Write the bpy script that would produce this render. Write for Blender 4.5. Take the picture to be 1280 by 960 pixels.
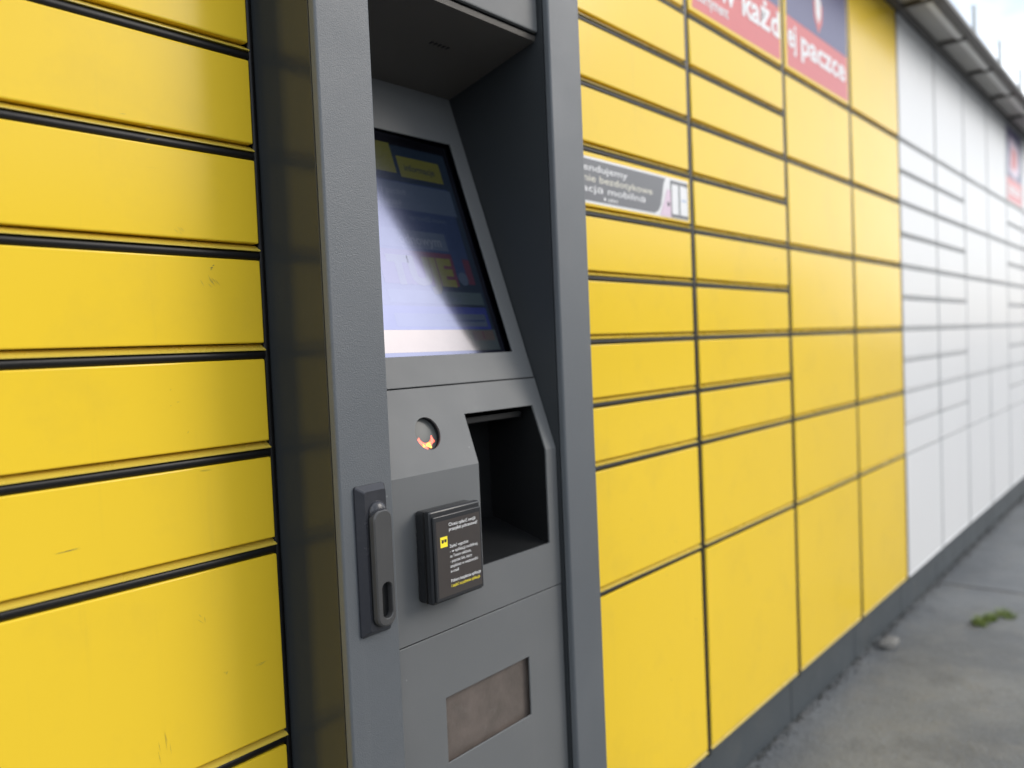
import bpy, bmesh, math, random
from mathutils import Vector, Matrix
random.seed(7)
scene = bpy.context.scene
for o in list(bpy.data.objects): bpy.data.objects.remove(o)
COL = scene.collection
GZ = 0.98                      # camera height above the ground (m)

# ------------------------------------------------------------------ camera
cam = bpy.data.cameras.new('camera'); camo = bpy.data.objects.new('camera', cam); COL.objects.link(camo)
YAW, PIT, ROL, DIST = 0.6928, -0.0430, 0.0427, 0.7853
ca, sa, cp, sp = math.cos(YAW), math.sin(YAW), math.cos(PIT), math.sin(PIT)
Fv = Vector((ca*cp, sa*cp, sp)); R0 = Vector((sa, -ca, 0)); D0 = -R0.cross(Fv)
Rv = math.cos(ROL)*R0 + math.sin(ROL)*D0; Dv = -math.sin(ROL)*R0 + math.cos(ROL)*D0
m = Matrix((( Rv.x, -Dv.x, -Fv.x, 0), (Rv.y, -Dv.y, -Fv.y, -DIST), (Rv.z, -Dv.z, -Fv.z, GZ), (0, 0, 0, 1)))
camo.matrix_world = m
cam.sensor_width = 36; cam.lens = 1043.6/1280*36; cam.clip_start = 0.02; cam.clip_end = 2000
cam.dof.use_dof = True; cam.dof.focus_distance = 0.90; cam.dof.aperture_fstop = 3.3
scene.camera = camo

# ------------------------------------------------------------------ sky, sun, exposure
SUN_EL, SUN_AZ = math.radians(29), math.radians(43)     # azimuth measured from the wall's outward normal towards +X
sun_dir = Vector((math.sin(SUN_AZ)*math.cos(SUN_EL), -math.cos(SUN_AZ)*math.cos(SUN_EL), math.sin(SUN_EL)))
world = bpy.data.worlds.new('World'); scene.world = world; world.use_nodes = True
wn, wl = world.node_tree.nodes, world.node_tree.links
wn.clear()
wo = wn.new('ShaderNodeOutputWorld'); bg = wn.new('ShaderNodeBackground')
sky = wn.new('ShaderNodeTexSky'); sky.sky_type = 'NISHITA'; sky.sun_disc = False
sky.sun_elevation = SUN_EL; sky.sun_rotation = math.atan2(sun_dir.x, sun_dir.y)
sky.air_density = 1.0; sky.dust_density = 2.0; sky.ozone_density = 1.0
tc = wn.new('ShaderNodeTexCoord'); mp = wn.new('ShaderNodeMapping'); mp.inputs['Scale'].default_value = (1.0, 1.0, 2.2)
nz = wn.new('ShaderNodeTexNoise'); nz.inputs['Scale'].default_value = 2.3; nz.inputs['Detail'].default_value = 7; nz.inputs['Roughness'].default_value = .55
rp = wn.new('ShaderNodeValToRGB'); rp.color_ramp.elements[0].position = .36; rp.color_ramp.elements[1].position = .60
mx = wn.new('ShaderNodeMix'); mx.data_type = 'RGBA'
hs = wn.new('ShaderNodeHueSaturation'); hs.inputs['Saturation'].default_value = 1.0
wl.new(tc.outputs['Generated'], mp.inputs['Vector']); wl.new(mp.outputs[0], nz.inputs['Vector']); wl.new(nz.outputs[0], rp.inputs[0])
wl.new(rp.outputs[0], mx.inputs[0]); wl.new(sky.outputs[0], hs.inputs['Color']); wl.new(hs.outputs[0], mx.inputs[6])
mx.inputs[7].default_value = (11.0, 11.5, 12.2, 1)
wl.new(mx.outputs[2], bg.inputs[0]); bg.inputs[1].default_value = 0.12
wl.new(bg.outputs[0], wo.inputs[0])
sl = bpy.data.lights.new('sun', 'SUN'); sl.energy = 0.75; sl.angle = math.radians(26); sl.color = (1, .95, .88)
so = bpy.data.objects.new('sun', sl); COL.objects.link(so); so.rotation_euler = sun_dir.to_track_quat('Z', 'Y').to_euler()
vs = scene.view_settings; vs.view_transform = 'Standard'; vs.look = 'None'; vs.gamma = 1; vs.exposure = 0.60; vs.use_curve_mapping = False

# ------------------------------------------------------------------ materials
def nodes_of(name):
    mt = bpy.data.materials.new(name); mt.use_nodes = True
    n, l = mt.node_tree.nodes, mt.node_tree.links
    return mt, n, l, n['Principled BSDF']
def pos(n, l, scale=(1, 1, 1), obj=False):
    if obj:
        g = n.new('ShaderNodeTexCoord'); out = g.outputs['Object']
    else:
        g = n.new('ShaderNodeNewGeometry'); out = g.outputs['Position']
    mpn = n.new('ShaderNodeMapping'); mpn.inputs['Scale'].default_value = scale
    l.new(out, mpn.inputs['Vector']); return mpn.outputs[0]
def noise(n, l, vec, scale, detail=3, rough=.5):
    t = n.new('ShaderNodeTexNoise'); t.inputs['Scale'].default_value = scale
    t.inputs['Detail'].default_value = detail; t.inputs['Roughness'].default_value = rough
    l.new(vec, t.inputs['Vector']); return t.outputs[0]
def ramp(n, l, fac, a, b, ca=(0, 0, 0, 1), cb=(1, 1, 1, 1)):
    r = n.new('ShaderNodeValToRGB'); e = r.color_ramp.elements
    e[0].position = a; e[1].position = b; e[0].color = ca; e[1].color = cb
    l.new(fac, r.inputs[0]); return r.outputs[0]
def mix(n, l, fac, a, b, mode='MIX'):
    x = n.new('ShaderNodeMix'); x.data_type = 'RGBA'; x.blend_type = mode
    for s, v in ((0, fac), (6, a), (7, b)):
        if isinstance(v, bpy.types.NodeSocket): l.new(v, x.inputs[s])
        elif isinstance(v, (int, float)): x.inputs[s].default_value = v
        else: x.inputs[s].default_value = (*v[:3], 1)
    return x.outputs[2]
def math_n(n, l, op, a, b=0.0):
    x = n.new('ShaderNodeMath'); x.operation = op
    for s, v in ((0, a), (1, b)):
        if isinstance(v, bpy.types.NodeSocket): l.new(v, x.inputs[s])
        else: x.inputs[s].default_value = v
    return x.outputs[0]
def bump(n, l, h, dist, strength=1.0, prev=None):
    b = n.new('ShaderNodeBump'); b.inputs['Distance'].default_value = dist; b.inputs['Strength'].default_value = strength
    l.new(h, b.inputs['Height'])
    if prev is not None: l.new(prev, b.inputs['Normal'])
    return b.outputs[0]

def paint(name, col, rough=.3, peel=.00012, peel_scale=420, wear=.6, dirt=(.16, .12, .06), ior=1.5, wave=.0006, vary=.05, rvar=.22, marks=1.0, spk_col=None):
    mt, n, l, p = nodes_of(name)
    v = pos(n, l)
    c = mix(n, l, ramp(n, l, noise(n, l, v, 2.3, 4), .3, .7), [x*(1-vary) for x in col], [min(1, x*(1+vary)) for x in col])
    # faint grime film, drip streaks, scuffs and specks
    film = ramp(n, l, noise(n, l, v, 7, 6, .65), .52, .80)
    streak = ramp(n, l, noise(n, l, pos(n, l, (60, 60, 3)), 1, 4, .6), .60, .80)
    film2 = math_n(n, l, 'MULTIPLY', film, .16*wear)
    st2 = math_n(n, l, 'MULTIPLY', streak, .10*wear)
    c = mix(n, l, film2, c, dirt); c = mix(n, l, st2, c, dirt)
    vo = n.new('ShaderNodeTexVoronoi'); vo.inputs['Scale'].default_value = 26; l.new(v, vo.inputs['Vector'])
    spk = ramp(n, l, vo.outputs['Distance'], .022, .04, (1, 1, 1, 1), (0, 0, 0, 1))
    keep = ramp(n, l, noise(n, l, v, 9, 2), .55, .6)
    spk = math_n(n, l, 'MULTIPLY', math_n(n, l, 'MULTIPLY', spk, keep), .6*wear*marks)
    c = mix(n, l, spk, c, spk_col or [x*.35 for x in dirt])
    scr = ramp(n, l, noise(n, l, pos(n, l, (14, 14, 210)), 1, 2, .4), .735, .76)
    scr = math_n(n, l, 'MULTIPLY', scr, math_n(n, l, 'MULTIPLY', ramp(n, l, noise(n, l, v, 6, 2),   .56, .64), .5*wear*marks))
    c = mix(n, l, scr, c, [x*.5 for x in dirt])
    l.new(c, p.inputs['Base Color'])
    r = math_n(n, l, 'ADD', math_n(n, l, 'MULTIPLY', noise(n, l, v, 11, 5, .6), rvar), rough-rvar/2)
    r = math_n(n, l, 'ADD', r, math_n(n, l, 'MULTIPLY', film, .6*rvar*wear))
    l.new(r, p.inputs['Roughness']); p.inputs['IOR'].default_value = ior
    b = bump(n, l, noise(n, l, v, peel_scale, 2), peel)
    if wave: b = bump(n, l, noise(n, l, v, 9, 1), wave, 1, b)
    l.new(b, p.inputs['Normal'])
    return mt
M = {}
M['yellow'] = paint('yellow_gloss_paint', (.90, .61, .034), .22, .00002, 520, .8, (.30, .22, .08), ior=1.36, wave=.00003, vary=.02, rvar=.06, marks=1.6)
M['yellow_lip_shaded'] = paint('yellow_paint_shaded', (.62, .46, .06), .28, .00002, 520, 1.0, (.18, .15, .08), ior=1.6, wave=0, vary=.06)  # same door yellow, with the shade under each door put into the colour
M['white'] = paint('white_gloss_paint', (.775, .775, .77), .36, .00002, 520, .15, (.40, .39, .37), ior=1.5, wave=.00003, vary=.01, rvar=.05)
M['grey'] = paint('grey_powder_coat', (.110, .120, .129), .46, .00042, 760, .55, (.28, .27, .26), wave=.0002, spk_col=(.42, .42, .41))
M['panel'] = paint('grey_satin_panel', (.136, .141, .142), .55, .00012, 900, .7, (.26, .25, .24), wave=.0002, spk_col=(.38, .38, .37))
M['anthracite'] = paint('anthracite_gloss_paint', (.030, .034, .037), .22, .00003, 420, .5, (.12, .12, .11), ior=1.62, wave=.0003)
def fade_gloss(mt):
    n, l = mt.node_tree.nodes, mt.node_tree.links; p = n['Principled BSDF']
    g = n.new('ShaderNodeNewGeometry'); sx = n.new('ShaderNodeSeparateXYZ'); l.new(g.outputs['Position'], sx.inputs[0])
    mr = n.new('ShaderNodeMapRange'); l.new(sx.outputs[1], mr.inputs[0])
    for k, v in enumerate((-.056, -.038, .28, .02)): mr.inputs[1+k].default_value = v
    l.new(mr.outputs[0], p.inputs['Specular IOR Level'])
fade_gloss(M['anthracite'])
M['black'] = paint('black_plastic', (.007, .0065, .006), .38, .0001, 700, .3, (.04, .036, .03), wave=0, ior=1.4)
M['frame_grey'] = paint('light_grey_frame', (.30, .31, .31), .4, .0001, 700, .4, (.12, .12, .12), wave=0)
M['plinth'] = paint('plinth_grey_steel', (.062, .074, .082), .45, .0002, 700, 1.2, (.16, .15, .13), wave=.0003)
M['canopy'] = paint('canopy_panel_paint', (.38, .365, .335), .5, .0001, 700, .8, (.10, .09, .08), wave=0)
M['canopy_dark'] = paint('canopy_frame_paint', (.085, .078, .070), .5, .0001, 700, .5, (.10, .09, .08), wave=0)
M['handle'] = paint('handle_black_metal', (.030, .031, .037), .26, .00012, 800, .8, (.16, .16, .17), wave=0)
M['lever'] = paint('lever_grey_metal', (.065, .064, .063), .34, .00012, 800, .8, (.16, .16, .16), wave=0)
M['cavity'] = paint('cavity_grey_shaded', (.030, .034, .037), .42, .0003, 900, .3, (.06, .06, .06), wave=.0002)  # console grey with the shade of the recess put into its colour
M['soffit'] = paint('soffit_grey_shaded', (.10, .09, .078), .45, .0003, 900, .3, (.08, .07, .06), wave=.0002)  # console grey; hood shade and warm ground light put into the colour
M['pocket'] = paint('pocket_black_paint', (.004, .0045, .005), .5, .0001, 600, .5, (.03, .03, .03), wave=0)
M['terminal'] = paint('terminal_dark_plastic', (.020, .021, .023), .24, .00004, 900, .3, (.10, .10, .10), wave=0)
M['post'] = paint('galvanised_post', (.50, .54, .54), .4, .0001, 700, .4, (.2, .2, .2), wave=0)
M['lamp_off'] = paint('lamp_diffuser_plastic', (.70, .69, .66), .4, .00005, 700, .4, (.3, .3, .28), wave=0)
def plain(name, col, rough=.4, emit=None, es=1.0, ior=1.5):
    mt, n, l, p = nodes_of(name)
    v = pos(n, l)
    l.new(mix(n, l, noise(n, l, v, 60, 3), [x*.93 for x in col], [min(1, x*1.05) for x in col]), p.inputs['Base Color'])
    p.inputs['Roughness'].default_value = rough; p.inputs['IOR'].default_value = ior
    if emit: p.inputs['Emission Color'].default_value = (*emit, 1); p.inputs['Emission Strength'].default_value = es
    return mt
# prints
for k, c in dict(p_red=(.62, .075, .075), p_blue=(.045, .045, .17), p_white=(.80, .80, .80), p_grey=(.13, .135, .15), p_pink=(.72, .55, .66),
                 p_cream=(.75, .72, .60), p_dark=(.03, .03, .04), p_lblue=(.35, .45, .62)).items(): M[k] = plain('print_'+k[2:], c, .3)
# screen: each printed field is a lit, glossy glass pixel area
def lcd(name, base, emit, tint=(.50, .58, 1)):
    mt, n, l, p = nodes_of(name)
    v = pos(n, l)
    sm = noise(n, l, v, 30, 5, .6)
    p.inputs['Base Color'].default_value = (*[x*.10 for x in base], 1)
    l.new(math_n(n, l, 'ADD', math_n(n, l, 'MULTIPLY', sm, .06), .12), p.inputs['Roughness']); p.inputs['IOR'].default_value = 1.85; p.inputs['Specular Tint'].default_value = (*tint, 1)
    p.inputs['Emission Color'].default_value = (*emit, 1); p.inputs['Emission Strength'].default_value = .45
    return mt
for k, b, e in (('s_bezel', (.006, .006, .007), (0, 0, 0)), ('s_dark', (.01, .02, .03), (.004, .008, .014)), ('s_navy', (.03, .05, .14), (.006, .012, .028)),
                ('s_slate', (.10, .13, .20), (.014, .022, .036)), ('s_blue', (.04, .06, .30), (.006, .010, .05)), ('s_yellow', (.20, .20, .03), (.035, .036, .008)),
                ('s_red', (.14, .03, .05), (.022, .008, .014)), ('s_brown', (.16, .14, .13), (.026, .020, .016)), ('s_pale', (.22, .25, .32), (.03, .038, .052)),
                ('s_teal', (.10, .14, .15), (.012, .020, .024))):
    M[k] = lcd('lcd_'+k[2:], b, e)
M['s_page'] = lcd('lcd_page', (.10, .14, .15), (.012, .018, .022), (.95, .90, 1))
M['t_face'] = plain('terminal_face_brown', (.050, .042, .038), .22)
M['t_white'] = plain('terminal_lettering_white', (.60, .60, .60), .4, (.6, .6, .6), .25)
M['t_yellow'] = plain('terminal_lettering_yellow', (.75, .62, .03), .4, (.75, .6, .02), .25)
M['lens'] = plain('scanner_lens_glass', (.11, .115, .112), .2, ior=1.25)
M['led_red'] = plain('scanner_led_red', (.6, .05, .02), .3, (1, .10, .05), 1.3)
M['led_orange'] = plain('scanner_led_orange', (.7, .25, .02), .3, (1, .33, .04), 2.2)

def brown_plate():
    mt, n, l, p = nodes_of('worn_brown_plate')
    v = pos(n, l)
    c = mix(n, l, ramp(n, l, noise(n, l, v, 26, 4, .6), .35, .65), (.105, .088, .075), (.145, .118, .102))
    c = mix(n, l, math_n(n, l, 'MULTIPLY', ramp(n, l, noise(n, l, pos(n, l, (55, 55, 70)), 1, 5, .6), .58, .75), .35), c, (.17, .15, .135))
    l.new(c, p.inputs['Base Color']); l.new(math_n(n, l, 'ADD', math_n(n, l, 'MULTIPLY', noise(n, l, v, 50, 4), .3), .2), p.inputs['Roughness'])
    l.new(bump(n, l, noise(n, l, v, 120, 4), .0004), p.inputs['Normal']); return mt
M['brown'] = brown_plate()

def ground_mat():
    mt, n, l, p = nodes_of('worn_concrete_paving')
    v = pos(n, l)
    a = noise(n, l, v, 1.7, 8, .62); b = noise(n, l, v, 9, 6, .6); f = noise(n, l, v, 120, 4, .6)
    c = mix(n, l, ramp(n, l, a, .40, .60), (.070, .080, .092), (.165, .174, .178))
    c = mix(n, l, math_n(n, l, 'MULTIPLY', ramp(n, l, b, .50, .66), .6), c, (.165, .163, .152))
    c = mix(n, l, math_n(n, l, 'MULTIPLY', ramp(n, l, noise(n, l, v, 4.2, 6, .7), .52, .64), .65), c, (.060, .064, .068))
    c = mix(n, l, .35, c, ramp(n, l, f, .2, .8, (.035, .037, .04, 1), (.25, .26, .26, 1)))
    # ragged slab joints running out from the plinth
    sx = n.new('ShaderNodeSeparateXYZ'); l.new(v, sx.inputs[0])
    wob = math_n(n, l, 'MULTIPLY', math_n(n, l, 'SUBTRACT', noise(n, l, v, 7, 5, .6), .5), .10)
    fx = math_n(n, l, 'ADD', math_n(n, l, 'ADD', sx.outputs[0], wob), -3.49+.9+18)
    dd = math_n(n, l, 'ABSOLUTE', math_n(n, l, 'SUBTRACT', math_n(n, l, 'MODULO', fx, 1.8), .9))
    ck = ramp(n, l, dd, .003, .014, (1, 1, 1, 1), (0, 0, 0, 1))
    c = mix(n, l, math_n(n, l, 'MULTIPLY', ck, .75), c, (.035, .036, .034))
    l.new(c, p.inputs['Base Color'])
    l.new(math_n(n, l, 'ADD', math_n(n, l, 'MULTIPLY', a, .35), .45), p.inputs['Roughness'])
    bb = bump(n, l, f, .003); bb = bump(n, l, b, .008, 1, bb); bb = bump(n, l, math_n(n, l, 'MULTIPLY', ck, -1.0), .01, 1, bb)
    l.new(bb, p.inputs['Normal']); return mt
M['ground'] = ground_mat()
def rough_mat(name, c0, c1, sc=40, rough=.9):
    mt, n, l, p = nodes_of(name); v = pos(n, l)
    l.new(mix(n, l, ramp(n, l, noise(n, l, v, sc, 4), .3, .7), c0, c1), p.inputs['Base Color']); p.inputs['Roughness'].default_value = rough
    l.new(bump(n, l, noise(n, l, v, sc*4, 3), .002), p.inputs['Normal']); return mt
M['soil'] = rough_mat('damp_dirt', (.030, .030, .024), (.075, .070, .058))
M['stone'] = rough_mat('pale_stone', (.10, .10, .095), (.24, .235, .22), 30)
M['grass'] = rough_mat('grass_green', (.085, .14, .025), (.20, .26, .05), 60, .6)
M['soilmoss'] = rough_mat('moss', (.035, .05, .018), (.06, .075, .03), 60)

# ------------------------------------------------------------------ mesh helpers
def link(name, me, mats, parent=None, loc=(0, 0, 0)):
    o = bpy.data.objects.new(name, me); COL.objects.link(o); o.location = loc
    if parent is not None: o.parent = parent
    if me is not None and len(me.materials) == 0:
        for k in ([mats] if isinstance(mats, str) else mats): me.materials.append(M[k])
    return o
def bm_mesh(name, bm, smooth=None):
    me = bpy.data.meshes.new(name); bm.normal_update(); bm.to_mesh(me); bm.free()
    if smooth is not None:
        for p in me.polygons: p.use_smooth = True
        me.set_sharp_from_angle(angle=math.radians(smooth))
        for p in me.polygons:
            if max(abs(c) for c in p.normal) > .9995: p.use_smooth = False
    return me
def bx(bm, x0, x1, y0, y1, z0, z1, bev=0, seg=2, mat=0):
    r = bmesh.ops.create_cube(bm, size=1); vs_ = r['verts']
    for v in vs_: v.co = Vector(((x0+x1)/2+v.co.x*(x1-x0), (y0+y1)/2+v.co.y*(y1-y0), (z0+z1)/2+v.co.z*(z1-z0)))
    fs = {f for v in vs_ for f in v.link_faces}
    for f in fs: f.material_index = mat
    if bev:
        es = list({e for v in vs_ for e in v.link_edges})
        bmesh.ops.bevel(bm, geom=es, offset=bev, segments=seg, affect='EDGES', profile=.5)
def box(name, x0, x1, y0, y1, z0, z1, mat, parent=None, bev=0, seg=2):
    bm = bmesh.new(); bx(bm, x0, x1, y0, y1, z0, z1, bev, seg)
    return link(name, bm_mesh(name, bm, 40 if bev else None), mat, parent)
def prism(bm, pts, ax, a0, a1, mat=0):
    """extrude a 2-D outline along an axis; pts are (y,z) for ax='x', (x,z) for ax='y'"""
    def P(q, a): return (a, q[0], q[1]) if ax == 'x' else (q[0], a, q[1])
    A = [bm.verts.new(P(q, a0)) for q in pts]; B = [bm.verts.new(P(q, a1)) for q in pts]
    n_ = len(pts)
    for i in range(n_):
        f = bm.faces.new((A[i], A[(i+1) % n_], B[(i+1) % n_], B[i])); f.material_index = mat
    bm.faces.new(A).material_index = mat; bm.faces.new(B[::-1]).material_index = mat
    bmesh.ops.recalc_face_normals(bm, faces=bm.faces)
def empty(name, loc, label, cat, group=None):
    o = bpy.data.objects.new(name, None); COL.objects.link(o); o.location = loc; o.empty_display_size = .1
    o['label'] = label; o['category'] = cat
    if group: o['group'] = group
    return o
_font_cache = {}
def text_polys(body, size, bold=.0):
    cu = bpy.data.curves.new('lettering_source', 'FONT'); cu.body = body; cu.size = size; cu.offset = bold; cu.resolution_u = 3
    ob = bpy.data.objects.new('lettering_source', cu); COL.objects.link(ob)
    dg = bpy.context.evaluated_depsgraph_get()
    me = bpy.data.meshes.new_from_object(ob.evaluated_get(dg))
    vs_ = [(v.co.x, v.co.y) for v in me.vertices]; fs = [tuple(p.vertices) for p in me.polygons]
    bpy.data.objects.remove(ob); bpy.data.curves.remove(cu); bpy.data.meshes.remove(me)
    return vs_, fs
class Print:
    """flat print: coloured outlines in (u,v) metres laid in thin layers on a base rectangle"""
    def __init__(s): s.v = []; s.f = []; s.mi = []; s.mats = []
    def mat(s, k):
        if k not in s.mats: s.mats.append(k)
        return s.mats.index(k)
    def poly(s, pts, k, layer=0):
        b = len(s.v); s.v += [(u, v, layer) for u, v in pts]; s.f.append(tuple(range(b, b+len(pts)))); s.mi.append(s.mat(k))
    def rect(s, u0, u1, v0, v1, k, layer=0): s.poly([(u0, v0), (u1, v0), (u1, v1), (u0, v1)], k, layer)
    def disc(s, u, v, r, k, layer=0, sy=1): s.poly([(u+r*math.cos(i*math.pi/10), v+sy*r*math.sin(i*math.pi/10)) for i in range(20)], k, layer)
    def text(s, body, u, v, size, k, layer=0, bold=0., umax=None, width=None):
        vs_, fs = text_polys(body, size, bold)
        if not vs_: return
        w = max(q[0] for q in vs_); sx = width/w if width else 1
        b = len(s.v); s.v += [(u+q[0]*sx, v+q[1], layer) for q in vs_]
        for f in fs: s.f.append(tuple(b+i for i in f)); s.mi.append(s.mat(k))
    def mesh(s, name, fmap, step=.0003):
        me = bpy.data.meshes.new(name); me.from_pydata([fmap(u, v, step*(1+L)) for u, v, L in s.v], [], s.f)
        for i, p in enumerate(me.polygons): p.material_index = s.mi[i]
        for k in s.mats: me.materials.append(M[k])
        return me

# ------------------------------------------------------------------ the ground
bm = bmesh.new()
bmesh.ops.create_grid(bm, x_segments=8, y_segments=8, size=300)
g = link('ground', bm_mesh('ground', bm), 'ground'); g['kind'] = 'structure'

# ------------------------------------------------------------------ locker columns
U = .1068; Z0 = GZ - 8*U; ZT = Z0 + 18*U; CW = .5; X0 = 1.0338
DW = CW-.0215
door_cache = {}
def door_meshes(units, colour):
    k = (units, colour)
    if k in door_cache: return door_cache[k]
    h = units*U; zb, zt = -h/2+.0172, h/2-.0006
    bm = bmesh.new(); bx(bm, -DW/2, DW/2, 0, .018, zb, zt, .0016, 2)
    a = bm_mesh('door', bm, 40)
    # lower lip: a folded drip edge sloping out below a thin shadow line
    bm = bmesh.new()
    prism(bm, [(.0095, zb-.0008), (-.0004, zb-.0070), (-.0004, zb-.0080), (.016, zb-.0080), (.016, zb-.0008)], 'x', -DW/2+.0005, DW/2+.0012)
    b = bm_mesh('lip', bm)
    a.materials.append(M[colour]); b.materials.append(M['yellow_lip_shaded' if colour == 'yellow' else colour])
    door_cache[k] = (a, b); return a, b
rail_cache = {}
def rail_mesh(kind, length, r, mat, dep=.8):
    k = (kind, round(length, 4), r, mat)
    if k in rail_cache: return rail_cache[k]
    bm = bmesh.new()
    pts = [(-r*dep*math.sin(t), r*math.cos(t)) for t in [math.pi*i/8 for i in range(9)]]
    if kind == 'h': prism(bm, [(y, z) for y, z in pts], 'x', -length/2, length/2)
    else:
        A = [bm.verts.new((z, y, -length/2)) for y, z in pts]; B = [bm.verts.new((z, y, length/2)) for y, z in pts]
        for i in range(len(pts)): bm.faces.new((A[i], A[(i+1) % len(pts)], B[(i+1) % len(pts)], B[i]))
        bm.faces.new(A); bm.faces.new(B); bmesh.ops.recalc_face_normals(bm, faces=bm.faces)
    me = bm_mesh('rail', bm, 50); me.materials.append(M[mat]); rail_cache[k] = me; return me
canopy_cache = {}
def canopy(col, W):
    """roof overhang of one column, column-local coordinates (x from 0 to W, y=0 door plane)"""
    if W not in canopy_cache:
        d = {}
        bm = bmesh.new(); bx(bm, .001, W-.001, -.120, .60, ZT+.012, ZT+.024); d['roof_panel'] = (bm_mesh('roof_panel', bm), 'canopy')
        bm = bmesh.new(); bx(bm, 0, W, -.150, -.121, ZT-.006, ZT+.012, .002); d['fascia'] = (bm_mesh('fascia', bm, 40), 'canopy_dark')
        bm = bmesh.new(); bx(bm, 0, W, -.022, .0175, ZT+.0005, ZT+.0115); d['wall_beam'] = (bm_mesh('wall_beam', bm), 'canopy_dark')
        bm = bmesh.new(); bx(bm, W-.018, W-.001, -.120, -.0225, ZT-.002, ZT+.0115); d['rib'] = (bm_mesh('rib', bm), 'canopy_dark')
        bm = bmesh.new(); bx(bm, .004, W-.022, -.108, -.084, ZT+.004, ZT+.0115, .003); d['lamp_strip'] = (bm_mesh('lamp_strip', bm, 40), 'lamp_off')
        bm = bmesh.new(); bx(bm, W-.034, W-.002, -.150, -.138, ZT+.0115, ZT+.112, .0015); d['post'] = (bm_mesh('post', bm, 40), 'post')
        for me, mk in d.values(): me.materials.append(M[mk])
        canopy_cache[W] = d
    d = canopy_cache[W]
    root = link('canopy', d['roof_panel'][0], 'canopy', col)
    for k in ('fascia', 'wall_beam', 'rib', 'lamp_strip', 'post'): link(k, d[k][0], d[k][1], root)
NARROW = [0, 4, 6, 7, 8, 9, 10, 11, 12, 13, 14, 18]
WNARROW = [0, 4, 5, 6, 7, 8, 9, 10, 11, 12, 13, 14, 18]
MEDIUM = [0, 4, 6, 8, 10, 12, 14, 18]
doors = {}
def column(key, xl, levels, colour, label, group):
    frame = 'black' if colour == 'yellow' else 'frame_grey'
    t = empty('parcel_locker', (xl, 0, 0), label, 'locker', group)
    box('carcass', .002, CW-.002, .016, .60, Z0-.002, ZT-.001, frame, t)
    box('plinth', .0015, CW-.0015, .026, .56, 0, Z0-.003, 'plinth', t, .0015)
    vm = rail_mesh('v', ZT-Z0, .0104 if key != 'L1' else .0038, frame, .35 if key != 'L1' else .8)
    link('side_rail', vm, frame, t, (CW if key != 'L1' else CW-.0064, .0046, (Z0+ZT)/2))
    hm = rail_mesh('h', CW-.020, .0052, frame)
    for u in levels[1:-1]: link('rail', hm, frame, t, (CW/2, .0052, Z0+u*U+.0044))
    for a, b in zip(levels[:-1], levels[1:]):
        dm, lm = door_meshes(b-a, colour)
        o = link('door', dm, colour, t, (CW/2+random.uniform(-.0006, .0006), random.uniform(-.0006, .0006), Z0+(a+b)/2*U))
        o.rotation_euler = (random.gauss(0, .0022), random.gauss(0, .0006), random.gauss(0, .0014))
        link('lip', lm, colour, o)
        doors[(key, a)] = o
    canopy(t, CW)
    return t
GY, GW = 'yellow locker columns in the machine', 'white locker columns in the machine'
XL1 = .0397
column('L2', XL1-.5, NARROW, 'yellow', 'yellow locker column standing two columns before the grey console, past its lock handle side', GY)
column('L1', XL1, NARROW, 'yellow', 'lightly scuffed yellow locker column touching the console flank nearest the black lock handle', GY)
ylab = ['yellow narrow door locker column touching the console, with a grey advert sticker on one door',
        'yellow narrow door locker column with red poster lettered kazd at its top',
        'yellow locker column with medium doors under a half blue half red poster',
        'plain yellow locker column with medium doors, next to the white lockers']
for i, (lv, lb) in enumerate(zip((NARROW, NARROW, MEDIUM, MEDIUM), ylab)): column('c%d' % (i+1), X0+i*CW, lv, 'yellow', lb, GY)
wlab = ['white narrow door locker column adjoining the plain yellow column', 'second white locker column from the yellow ones, with narrow doors',
        'third white locker column from the yellow ones, with medium doors', 'fourth white locker column from the yellow ones, with medium doors, beside the poster column',
        'white narrow door locker column carrying a red and blue poster', 'white narrow door locker column just past the white one with the poster',
        'white medium door locker column, second past the white one with the poster', 'white medium door locker column at the far end of the row']
for i, (lv, lb) in enumerate(zip((WNARROW, WNARROW, MEDIUM, MEDIUM, WNARROW, WNARROW, MEDIUM, MEDIUM), wlab)):
    column('c%d' % (i+5), X0+(i+4)*CW, lv, 'white', lb, GW)

# ------------------------------------------------------------------ prints stuck on doors (sub-parts of their door)
def on_door(door, pr, name):
    me = pr.mesh(name, lambda u, v, s: (u, -s, v))
    return link(name, me, [], door)
HW = DW/2
def banner(i, words):
    """top-row poster; blue field above a red band"""
    p = Print(); zb, zt = -2*U+.026, 2*U-.012; split = -2*U+.150
    u0, u1 = -HW+.016, HW-.010
    p.rect(u0, u1, zb, zt, 'p_red'); p.rect(u0, u1, split, zt, 'p_blue', 1)
    for w in words: p.text(*w)
    return p
zb = -2*U
p = banner(1, []); on_door(doors[('c1', 14)], p, 'poster')
p = banner(2, [('w każd', -.10, zb+.078, .085, 'p_white', 2, .0022, None, HW-.012+.10), ('asortyment', -.215, zb+.046, .034, 'p_white', 2, .0006)])
on_door(doors[('c2', 14)], p, 'poster')
p = banner(3, [('ej', -HW+.020, zb+.078, .085, 'p_white', 2, .0022), ('paczce', -HW+.105, zb+.078, .085, 'p_white', 2, .0022, None, .345)])
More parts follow.
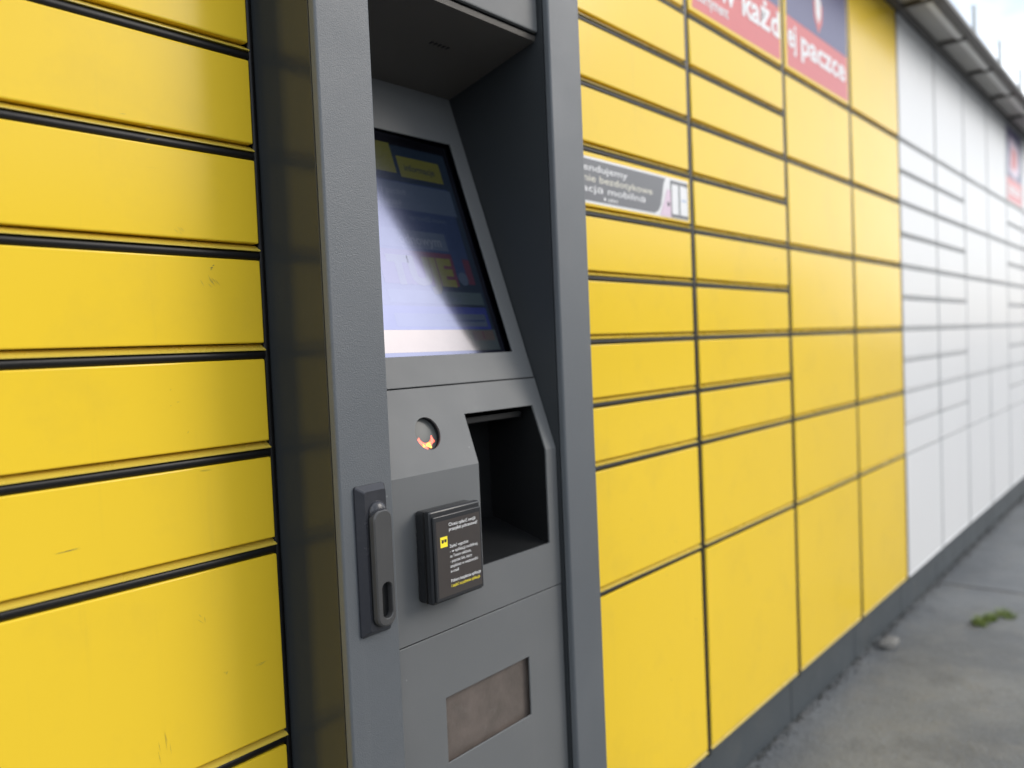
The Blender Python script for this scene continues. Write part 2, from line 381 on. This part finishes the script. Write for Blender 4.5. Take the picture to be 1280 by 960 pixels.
# the pointed two-tone emblem on the blue field
p.poly([(-.035, .02), (-.030, -.02), (.0, -.054), (.030, -.02), (.035, .02), (.0, .06)], 'p_red', 2)
p.poly([(-.022, .03), (-.018, -.006), (.0, -.030), (.018, -.006), (.022, .03), (.0, .06)], 'p_white', 3)
on_door(doors[('c3', 14)], p, 'poster')
p = banner(9, [('paczce', -.18, zb+.070, .085, 'p_white', 2, .0022, None, .34)])
p.poly([(-.16, -.03), (.04, -.055), (.16, .0), (.14, .12), (-.12, .16)], 'p_pink', 2)
p.poly([(-.11, -.0), (.0, -.02), (.09, .03), (.07, .09), (-.07, .11)], 'p_red', 3)
on_door(doors[('c9', 14)], p, 'poster')
# grey advert sticker
p = Print(); h = .038
p.rect(-HW+.006, HW-.010, -.0315, .0455, 'p_white')
p.poly([(-HW+.006, -.0275)]+[(.098, -.0275), (.112, -.022), (.122, -.010), (.128, .008), (.134, .030), (.142, .0415)]+[(-HW+.006, .0415)], 'p_grey', 1)
p.text('Rekomendujemy', -.235, .0225, .0165, 'p_white', 2, .0001, None, .240)
p.text('odbieranie bezdotykowe', -.235, .0050, .0165, 'p_cream', 2, .0001, None, .326)
p.text('z aplikacją mobilną', -.235, -.0120, .0165, 'p_white', 2, .0001, None, .300)
p.text('pobierz', -.06, -.0235, .010, 'p_white', 2, .0001); p.disc(-.07, -.0205, .003, 'p_white', 2)
p.poly([(.118, -.030), (.172, -.030), (.176, -.004), (.160, .020), (.146, .022), (.138, .004)], 'p_pink', 2)
p.disc(.150, -.006, .0045, 'p_dark', 3)
p.rect(.160, .2295, -.0295, .0405, 'p_grey', 3); p.rect(.1635, .2260, -.0235, .0335, 'p_white', 4)
p.rect(.189, .195, -.0235, .0335, 'p_grey', 5); p.disc(.221, .036, .0035, 'p_dark', 5); p.rect(.200, .220, .004, .007, 'p_lblue', 5)
on_door(doors[('c1', 10)], p, 'advert_sticker')

# scuffs on the near doors
M['scuff'] = plain('scuff_dark', (.50, .345, .035), .5); M['scuff_dark'] = plain('scuff_soot', (.20, .14, .04), .6)
rs = random.Random(21)
def scuff(a, b, px, pz, n_, spread, length, ang, w=.0004, mk='scuff'):
    o = doors[('L1', a)]; p = Print(); zc = Z0+(a+b)/2*U
    for k in range(n_):
        u = px-XL1-CW/2+rs.gauss(0, spread); v = pz+GZ-zc+rs.gauss(0, spread); t_ = ang+rs.gauss(0, .25 if length < .025 else .03); L = length*rs.uniform(.4, 1.1)
        dx, dz = math.cos(t_)*L/2, math.sin(t_)*L/2; nx, nz_ = -math.sin(t_)*w*rs.uniform(.4, 1), math.cos(t_)*w*rs.uniform(.4, 1)
        p.poly([(u-dx, v-dz), (u+nx, v+nz_), (u+dx, v+dz), (u-nx, v-nz_)], mk, k)
    link('scuff_mark', p.mesh('scuff_mark', lambda u, v, s_: (u, -s_, v), .00003), [], o)
for q in ((8, 9, .4719, .0960, 5, .0018, .006, .6, .0005, 'scuff_dark'), (8, 9, .4700, .0800, 9, .0035, .010, -.9, .0004), (6, 7, .3130, -.1640, 2, .0006, .034, .02, .0004, 'scuff_dark'),
          (4, 6, .4600, -.3250, 4, .0010, .003, .4, .0007), (4, 6, .3900, -.3700, 6, .006, .018, 1.4, .0003), (4, 6, .5000, -.3300, 3, .002, .020, .3, .0003),
          (11, 12, .3560, .2800, 4, .004, .012, .3, .0003), (9, 10, .4400, .1300, 5, .006, .010, 2.4, .0003), (10, 11, .4000, .2400, 3, .010, .008, .2, .0003),
          (4, 6, .4350, -.2600, 3, .003, .012, -1.2, .0004), (7, 8, .4200, -.0500, 4, .012, .005, .5, .0004)): scuff(*q)
# ------------------------------------------------------------------ the console
con = empty('terminal_console', (.77, 0, 0), 'grey powder coated parcel terminal console with tilted screen, scanner and black lock handle', 'terminal')
def cz(z): return GZ+z
CX = -.77                                    # console children are modelled in world x, shifted by the parent
class ConParent: pass
def cbox(name, x0, x1, y0, y1, z0, z1, mat, parent=con, bev=0, seg=2):
    s = CX if parent is not None else 0
    return box(name, x0+s, x1+s, y0, y1, z0, z1, mat, parent, bev, seg)
XI0, XI1 = .609, .930                         # inner faces of the two jambs
YF, YP = -.105, -.088                         # front of the jambs, front of the flat panels
cbox('side_panel', .5372, .5450, -.0935, .60, .010, ZT-.002, 'anthracite', bev=.001)
cbox('side_panel', .9950, 1.0025, -.0935, .60, .010, ZT-.002, 'anthracite', bev=.001)
cbox('filler_strip', 1.0035, 1.0330, .014, .10, .010, ZT-.002, 'black')
cbox('back_panel', .5455, .9945, .30, .60, .010, ZT-.002, 'anthracite')
cbox('jamb', .5365, XI0, YF, -.094, .128, ZT-.004, 'grey', bev=.0028, seg=3)
cbox('jamb', XI1, 1.0030, YF, -.094, .128, ZT-.004, 'grey', bev=.0028, seg=3)
cbox('cavity_wall', XI0-.012, XI0-.0004, -.0938, .194, .129, ZT-.006, 'cavity')
cbox('cavity_wall', XI1+.0004, XI1+.012, -.0938, .194, .129, ZT-.006, 'cavity')
cbox('plinth', .5455, .9945, -.060, .28, 0, .126, 'plinth', bev=.0015)
cbox('top_rail', XI0+.0005, XI1-.0005, YF+.001, -.06, ZT-.075, ZT-.004, 'grey', bev=.003)
hd = cbox('header', XI0+.0008, XI1-.0008, -.0865, -.080, cz(.4285), ZT-.0755, 'panel', bev=.002)
# hood soffit: sheet whose front edge shows as a pale line behind a dark groove
bm = bmesh.new(); prism(bm, [(-.0800, cz(.4190)), (.110, cz(.3690)), (.110, cz(.3750)), (-.0770, cz(.4250)), (-.0790, cz(.4270)), (-.0812, cz(.4255))], 'x', XI0+.0006+CX, XI1-.0006+CX)
hood = link('hood_soffit', bm_mesh('hood_soffit', bm), 'soffit', con)
for k in range(5):
    bm = bmesh.new(); y = -.012+.000*k; x = .795+.0075*k
    bmesh.ops.create_cube(bm, size=1)
    for v in bm.verts: v.co = Vector((x+CX+v.co.x*.0028, y+.010*v.co.y, cz(.4190)-(y+.08)*.263+v.co.z*.0012-.0002*0))
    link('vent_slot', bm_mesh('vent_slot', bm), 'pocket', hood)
# bent sheet mapping: s = height above the seam measured along the sheet
SEAM = (-.0551, -.0426); TY, TZ = .3176, .9482; SF = -.1043
YFOLD, ZFOLD = SEAM[0]+SF*TY, SEAM[1]+SF*TZ
def sheet(x, s, out=0.0):
    if s >= SF: return (x+CX, SEAM[0]+s*TY-out*TZ, cz(SEAM[1]+s*TZ+out*TY))
    return (x+CX, YFOLD-out, cz(ZFOLD+(s-SF)))
def cell_sheet(name, cells, mat, parent, disc=None, thick=.0025, bev=.0008):
    """cells: (x0,x1,s0,s1) rectangles on the bent sheet; shared corners are welded into neighbouring edges"""
    bm = bmesh.new(); vv = {}
    def V(x, s):
        k = (round(x, 5), round(s, 5))
        if k not in vv: vv[k] = bm.verts.new(sheet(x, s))
        return vv[k]
    N = 32; pts = set()
    for c in cells:
        for x in c[:2]:
            for q in c[2:4]: pts.add((x, q))
    def around(c):
        x0, x1, s0, s1 = c[:4]; e = 1e-6; out = []
        out += sorted([q for q in pts if abs(q[1]-s0) < e and x0-e <= q[0] < x1-e])
        out += sorted([q for q in pts if abs(q[0]-x1) < e and s0-e <= q[1] < s1-e], key=lambda q: q[1])
        out += sorted([q for q in pts if abs(q[1]-s1) < e and x0+e < q[0] <= x1+e], reverse=True)
        out += sorted([q for q in pts if abs(q[0]-x0) < e and s0+e < q[1] <= s1+e], key=lambda q: -q[1])
        return out
    for c in cells:
        if len(c) > 4:
            cx_, cs_, r = disc
            bd = around(c); ang = [math.atan2(q[1]-cs_, q[0]-cx_) % (2*math.pi) for q in bd]
            k0 = ang.index(min(ang)); bd = bd[k0:]+bd[:k0]; ang = ang[k0:]+ang[:k0]
            ring = [(2*math.pi*q/N) for q in range(N)]
            near = [min(range(N), key=lambda w: abs(math.remainder(ring[w]-a, 2*math.pi))) for a in ang]
            R_ = [V(cx_+r*math.cos(a), cs_+r*math.sin(a)) for a in ring]
            for q in range(len(bd)):
                a, b = near[q], near[(q+1) % len(bd)]
                chain = [R_[(a+w) % N] for w in range(((b-a) % N)+1)]
                bm.faces.new([V(*bd[q]), V(*bd[(q+1) % len(bd)])]+chain[::-1])
        else: bm.faces.new([V(*q) for q in around(c)])
    bmesh.ops.recalc_face_normals(bm, faces=bm.faces)
    if sum((f.normal.y*f.calc_area() for f in bm.faces)) > 0: bmesh.ops.reverse_faces(bm, faces=bm.faces)
    o = link(name, bm_mesh(name, bm), mat, parent)
    sm = o.modifiers.new('thickness', 'SOLIDIFY'); sm.thickness = thick; sm.offset = -1
    if bev:
        bv = o.modifiers.new('edge', 'BEVEL'); bv.width = bev; bv.segments = 2; bv.limit_method = 'ANGLE'; bv.angle_limit = math.radians(12)
    return o
XA, XB = XI0+.0006, XI1-.0008
SX0, SX1, SS0, SS1 = .640, .900, .0400, .3615
S0, S1 = .0008, .452
cell_sheet('screen_surround', [(XA, SX0, S0, S1), (SX1, XB, S0, S1), (SX0, SX1, S0, SS0), (SX0, SX1, SS1, S1)], 'panel', con)
HX0, HX1, HT, HB = .768, .907, -.0395, -.2338
SCX, SCS, SCR = .697, -.0575, .0202
SB, ST = -.2958+.0008, -.0008
a, b = SCX-.03, SCX+.03; c0, c1 = SCS-.03, SCS+.03
cell_sheet('scanner_panel', [(XA, a, SF, ST), (a, b, SF, c0), (a, b, c0, c1, 'disc'), (a, b, c1, ST), (b, HX0, SF, ST), (HX0, HX1, HT, ST), (HX1, XB, SF, ST),
                             (XA, HX0, SB, SF), (HX1, XB, HB, SF), (HX0, XB, SB, HB)], 'panel', con, (SCX, SCS, SCR))
# ---- screen: black glass bezel with lit fields, set just behind the surround
scr = Print()
scr.rect(SX0-.004, SX1+.004, SS0-.004, SS1+.004, 's_bezel')
DX0, DX1, DS0, DS1 = .648, .884, SS0+.006, SS1-.018
scr.rect(DX0, DX1, DS0, DS1, 's_dark', 1)
scr.rect(DX0, DX1-.012, .150, .288, 's_navy', 2)
scr.rect(.700, .778, .300, .345, 's_yellow', 2)
scr.rect(.785, .868, .296, .328, 's_yellow', 2); scr.text('informacje', .795, .307, .014, 's_dark', 3, .0002)
scr.rect(.655, .876, .246, .286, 's_slate', 3); scr.text('Odbierz paczkę', .700, .268, .013, 's_pale', 4); scr.text('Nadaj paczkę', .700, .252, .013, 's_pale', 4)
scr.text('sprawdź nowe', .776, .232, .012, 's_slate', 3)
scr.rect(.700, .836, .190, .216, 's_slate', 3); scr.text('odnowym', .745, .196, .020, 's_pale', 4, .0004)
scr.rect(.700, .838, .138, .186, 's_red', 3); scr.text('TUJE', .715, .140, .052, 's_yellow', 4, .003, None, .118)
scr.rect(.858, .872, .142, .180, 's_red', 3); scr.disc(.850, .150, .010, 's_slate', 3)
scr.rect(.700, .878, .112, .130, 's_teal', 2); scr.text('zobacz', .800, .116, .012, 's_slate', 3)
scr.rect(DX0, .878, .076, .108, 's_blue', 2); scr.rect(.700, .872, .080, .098, 's_slate', 3); scr.rect(.790, .868, .087, .090, 's_navy', 4)
scr.rect(DX0, DX1, DS0, .0755, 's_page', 2); scr.rect(.835, .879, .060, .074, 's_brown', 3); scr.rect(.856, .858, .062, .073, 's_red', 4)
me = scr.mesh('screen', lambda u, v, q: sheet(u, v, q-.0022-(u-SX0)*.021), .00004)
screen = link('screen', me, [], con)
# ---- parcel/receipt pocket
bm = bmesh.new()
PD = .105
F_ = [sheet(HX0-.002, HT+.003, -.003), sheet(HX1+.002, HT+.003, -.003), sheet(HX1+.002, SF, -.003), sheet(HX1+.002, HB-.002, -.003), sheet(HX0-.002, HB-.002, -.003), sheet(HX0-.002, SF, -.003)]
yb = YP+PD
B_ = [(q[0], yb, q[2]+(0.0 if k not in (3, 4) else .030)) for k, q in enumerate(F_)]
fa = [bm.verts.new(q) for q in F_]; fb = [bm.verts.new(q) for q in B_]
for k in range(6): bm.faces.new((fa[k], fa[(k+1) % 6], fb[(k+1) % 6], fb[k]))
bm.faces.new(fb); bmesh.ops.recalc_face_normals(bm, faces=bm.faces); bmesh.ops.reverse_faces(bm, faces=bm.faces)
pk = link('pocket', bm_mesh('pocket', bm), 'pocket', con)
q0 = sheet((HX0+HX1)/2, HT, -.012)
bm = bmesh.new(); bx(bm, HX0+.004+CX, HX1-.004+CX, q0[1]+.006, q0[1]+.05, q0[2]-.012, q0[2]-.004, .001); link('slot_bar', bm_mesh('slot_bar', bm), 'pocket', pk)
# ---- round scanner window
def disc_on_sheet(name, cx_, cs_, r, out, mat, parent, r_in=None, N=40, dome=0):
    bm = bmesh.new()
    if r_in is None:
        c = bm.verts.new(sheet(cx_, cs_, out+dome)); rings = []
        for t in (.5, 1):
            rings.append([bm.verts.new(sheet(cx_+r*t*math.cos(2*math.pi*k/N), cs_+r*t*math.sin(2*math.pi*k/N), out+dome*(1-t*t))) for k in range(N)])
        for k in range(N):
            bm.faces.new((c, rings[0][k], rings[0][(k+1) % N])); bm.faces.new((rings[0][k], rings[1][k], rings[1][(k+1) % N], rings[0][(k+1) % N]))
    else:
        A = [bm.verts.new(sheet(cx_+r*math.cos(2*math.pi*k/N), cs_+r*math.sin(2*math.pi*k/N), out)) for k in range(N)]
        B = [bm.verts.new(sheet(cx_+r*math.cos(2*math.pi*k/N), cs_+r*math.sin(2*math.pi*k/N), r_in)) for k in range(N)]
        for k in range(N): bm.faces.new((A[k], A[(k+1) % N], B[(k+1) % N], B[k]))
    return link(name, bm_mesh(name, bm, 30), mat, parent)
sc = disc_on_sheet('scanner_tube', SCX, SCS, SCR+.0006, -.0020, 'terminal', con, -.011)
ln = disc_on_sheet('lens', SCX, SCS, SCR+.0004, -.0075, 'lens', sc, dome=.0012)
for (dx, ds, r, mk) in ((-.0095, -.0085, .0072, 'led_red'), (-.0035, -.0135, .0062, 'led_red'), (.0040, -.0085, .0075, 'led_red'), (.0090, -.0070, .0062, 'led_red'), (.0035, -.0125, .0052, 'led_orange'), (-.0060, -.0130, .0030, 'led_orange')):
    pr = Print(); pr.poly([(SCX+dx+r*(.72+.28*math.cos(3*t_+dx*900))*math.cos(t_), SCS+ds+r*(.9+.2*math.sin(2*t_+ds*800))*math.sin(t_)) for t_ in [2*math.pi*k/18 for k in range(18)]], mk)
    link('scanner_light', pr.mesh('scanner_light', lambda u, v, q: sheet(u, v, q-.0068), .0002), [], sc)
# ---- lower service panel with its window
WX0, WX1, WZ0, WZ1 = .692, .8515, -.4920, -.4132
def zs(z): return SF+(z-ZFOLD)
lo, hi = zs(.135-GZ), -.2958-.0008
cell_sheet('service_panel', [(XA, WX0, lo, hi), (WX1, XB, lo, hi), (WX0, WX1, lo, zs(WZ0)), (WX0, WX1, zs(WZ1), hi)], 'panel', con)
cbox('window_plate', WX0-.006, WX1+.006, YFOLD+.0075, YFOLD+.0095, cz(WZ0-.006), cz(WZ1+.006), 'brown')
cbox('inner_back', XI0+.001, XI1-.001, .195, .20, .13, ZT-.01, 'anthracite')

# ---- payment terminal on the scanner panel
tb = cbox('payment_terminal', .654, .7375, YFOLD-.0160, YFOLD-.0002, cz(-.2880), cz(-.1815), 'terminal', con, .004, 3)
def tpart(name, x0, x1, y0, y1, z0, z1, mat, bev, seg=3): return cbox(name, x0, x1, y0, y1, cz(z0), cz(z1), mat, tb, bev, seg)
for n_, a in (('front_cover', (.6515, .7365, YFOLD-.0275, YFOLD-.0175, -.2870, -.1800, 'terminal', .0030)),
              ('top_seal', (.6525, .7360, YFOLD-.0176, YFOLD-.0158, -.2865, -.1810, 'black', .0006)),
              ('glass_frame', (.6545, .7345, YFOLD-.0305, YFOLD-.0274, -.2840, -.1865, 'terminal', .0014))):
    o = tpart(n_, *a); o.parent = tb
for o in tb.children: o.location = (0, 0, 0)
pt = Print(); fx0, fx1, fz0, fz1 = .6585, .7315, -.2800, -.1925
pt.rect(fx0, fx1, fz0, fz1, 't_face')
TX = .6785
pt.text('Chcesz opłacić swoją', TX, -.2005, .0056, 't_white', 1, .00003, None, .0455)
pt.text('przesyłkę pobraniową?', TX, -.2060, .0056, 't_white', 1, .00003, None, .0485)
for k, (w, s_) in enumerate((('Zapłać wygodnie:', .0320), ('- w aplikacji mobilnej,', .0480), ('na Twoim telefonie,', .0360), ('- poprzez link, który', .0370), ('znajdziesz w wiadomości', .0470), ('e-mail', .0135))):
    pt.text(w, TX, -.2255-k*.0058, .0052, 't_white', 1, 0, None, s_)
pt.text('Pobierz bezpłatnie aplikację', TX, -.2655, .0052, 't_white', 1, .00003, None, .0510)
pt.text('i zapłać za pobranie aplikacją', TX, -.2712, .0052, 't_yellow', 1, .00001, None, .0490)
pt.rect(.6640, .6755, -.2230, -.2110, 't_yellow', 1)
pt.disc(.6678, -.2165, .0019, 't_face', 2); pt.disc(.6722, -.2160, .0019, 't_face', 2); pt.rect(.6655, .6745, -.2150, -.2143, 't_face', 2)
link('display', pt.mesh('display', lambda u, v, q: (u+CX, YFOLD-.0305-q, cz(v)), .0001), [], tb)

# ---- swing handle lock on the jamb
def rounded(w, h, r, n=8):
    out = []
    for cx_, cy_, a0 in ((w/2-r, h/2-r, 0), (-w/2+r, h/2-r, 90), (-w/2+r, -h/2+r, 180), (w/2-r, -h/2+r, 270)):
        for k in range(n+1):
            a = math.radians(a0+90*k/n); out.append((cx_+r*math.cos(a), cy_+r*math.sin(a)))
    return out
def loft(name, layers, mat, parent, cap=True, smooth=35):
    """layers: list of (outline, y) from back to front"""
    bm = bmesh.new(); R_ = [[bm.verts.new((x+CX, y, cz(z))) for x, z in o_] for o_, y in layers]
    n_ = len(R_[0])
    for A, B in zip(R_[:-1], R_[1:]):
        for k in range(n_): bm.faces.new((A[k], A[(k+1) % n_], B[(k+1) % n_], B[k]))
    if cap: bm.faces.new(R_[-1])
    bmesh.ops.recalc_face_normals(bm, faces=bm.faces)
    if cap:
        bm.faces.ensure_lookup_table()
        if bm.faces[-1].normal.y > 0: bmesh.ops.reverse_faces(bm, faces=bm.faces)
    return link(name, bm_mesh(name, bm, smooth), mat, parent)
hx, hz = .5745, -.2170
def off(o_, dx, dz): return [(x+dx, z+dz) for x, z in o_]
hb = loft('lock_handle', [(off(rounded(.0410, .1595, .003), hx, hz), YF+.001), (off(rounded(.0410, .1595, .003), hx, hz), YF-.0025),
                          (off(rounded(.0290, .1475, .003), hx+.002, hz), YF-.0085)], 'handle', con)
# lever: long rounded bar with a finger hole near its lower end
lx, lz = .5790, -.2255; lw, lh = .0255, .1235
o1 = off(rounded(lw, lh, .0105), lx, lz)
fh = off(rounded(.0150, .0400, .0074), lx+.001, lz-.0345)
fh2 = off(rounded(.0135, .0385, .0067), lx+.001, lz-.0345)
loft('lever_slot', [(off(rounded(lw+.003, lh+.003, .0115), lx, lz), YF-.0070), (off(rounded(lw+.003, lh+.003, .0115), lx, lz), YF-.0090)], 'pocket', hb)
lev = loft('lever', [(o1, YF-.0070), (o1, YF-.0150), (off(rounded(lw-.003, lh-.003, .0098), lx, lz), YF-.0165), (fh, YF-.0165), (fh2, YF-.0157), (fh2, YF-.0075)], 'lever', hb)
bm = bmesh.new(); bmesh.ops.create_uvsphere(bm, u_segments=24, v_segments=12, radius=.0118)
for v in bm.verts: v.co = Vector((v.co.x+hx+.0035+CX, v.co.y*.6+YF-.0085, v.co.z+cz(-.1660)))
link('pivot_cap', bm_mesh('pivot_cap', bm, 60), 'handle', hb)

# ------------------------------------------------------------------ low building across the yard, behind the viewer (it shades the low sky)
M['render'] = rough_mat('grey_render', (.16, .155, .145), (.24, .23, .215), 3)
M['pane'] = plain('dark_window_glass', (.02, .025, .03), .08)
M['rooftile'] = rough_mat('dark_roofing', (.05, .045, .045), (.09, .08, .08), 8)
bd = empty('low_building', (8, -15, 0), 'low grey rendered building facing the lockers from across the yard', 'building')
box('wall', -38, 38, -6, 0, 0, 4.0, 'render', bd)
rf = box('roof', -38.4, 38.4, -6.4, .4, 4.001, 4.25, 'rooftile', bd)
for k in range(18):
    x = -36+k*4.2
    w_ = box('window', x, x+1.7, .001, .06, 1.0, 2.5, 'post', bd); box('pane', x+.08, x+1.62, .061, .07, 1.08, 2.42, 'pane', w_)

# ------------------------------------------------------------------ small things on the ground
def rock(name, loc, size, mat, seed, label, group=None):
    r = random.Random(seed); bm = bmesh.new(); bmesh.ops.create_icosphere(bm, subdivisions=3, radius=1)
    from mathutils import noise as mn
    for v in bm.verts:
        k = 1+.35*mn.noise(v.co*1.3+Vector((seed, 0, 0)))+.12*mn.noise(v.co*4+Vector((0, seed, 0)))
        v.co = Vector((v.co.x*size[0]*k, v.co.y*size[1]*k, max(-.25*size[2], v.co.z*size[2]*k)))
    o = link(name, bm_mesh(name, bm, 50), mat, None, loc); o['label'] = label; o['category'] = 'stone'
    if group: o['group'] = group
    return o
rock('stone', (2.72, -.020, .007), (.058, .024, .013), 'stone', 3, 'pale flat stone lying against the grey plinth under the yellow lockers')
def tuft(loc, n_, rad, hgt, seed, label):
    r = random.Random(seed); V = []; Fc = []
    for k in range(n_):
        a = r.uniform(0, 6.283); d_ = rad*.42*math.sqrt(r.random()); cl = r.choice(((-1.0, .35), (-.7, .50), (-.5, .30), (.1, .15), (.2, .05), (1.2, -.25), (1.0, -.60))); bx_, by_ = cl[0]*rad+1.1*d_*math.cos(a), cl[1]*rad+.8*d_*math.sin(a)
        la = r.uniform(0, 6.283); L = hgt*r.uniform(.4, 1.2); w = r.uniform(.0012, .0028); lean = r.uniform(.3, 1.3)
        dx, dy = math.cos(la), math.sin(la); px, py = -dy*w, dx*w; b = len(V)
        for t_ in (0, .5, 1):
            q = (bx_+dx*L*lean*t_*t_, by_+dy*L*lean*t_*t_, L*(t_-.25*lean*t_*t_))
            ww = 1-t_*.9; V += [(q[0]-px*ww, q[1]-py*ww, q[2]), (q[0]+px*ww, q[1]+py*ww, q[2])]
        Fc += [(b, b+1, b+3, b+2), (b+2, b+3, b+5, b+4)]
    me = bpy.data.meshes.new('grass_tuft'); me.from_pydata(V, [], Fc)
    o = link('grass_tuft', me, 'grass', None, loc); o['label'] = label; o['category'] = 'grass'
    return o
tuft((3.12, -.235, .002), 430, .066, .024, 5, 'small green tuft of grass growing from the grey paving')
# loose grit and dirt gathered along the foot of the plinth
V = []; Fc = []; r = random.Random(11)
for k in range(3800):
    x = r.uniform(-.3, 7.0); y = .026-abs(r.gauss(0, .014))-.001; s_ = r.uniform(.0010, .0034)*(1.8 if r.random() < .05 else 1)
    if .54 < x < 1.0: y -= .085
    b = len(V)
    for q in ((1, 0, -.3), (-.5, .8, -.3), (-.5, -.8, -.3), (.1, .1, .8)):
        V.append((x+s_*q[0]*r.uniform(.6, 1.4), y+s_*q[1]*r.uniform(.6, 1.4), .001+s_*(q[2]+.3)*r.uniform(.5, 1.1)))
    Fc += [(b, b+1, b+3), (b+1, b+2, b+3), (b+2, b, b+3)]
me = bpy.data.meshes.new('dirt'); me.from_pydata(V, [], Fc)
dt = link('dirt', me, 'soil'); dt['kind'] = 'stuff'; dt['label'] = 'dark grit and dirt along the foot of the plinth'; dt['category'] = 'dirt'
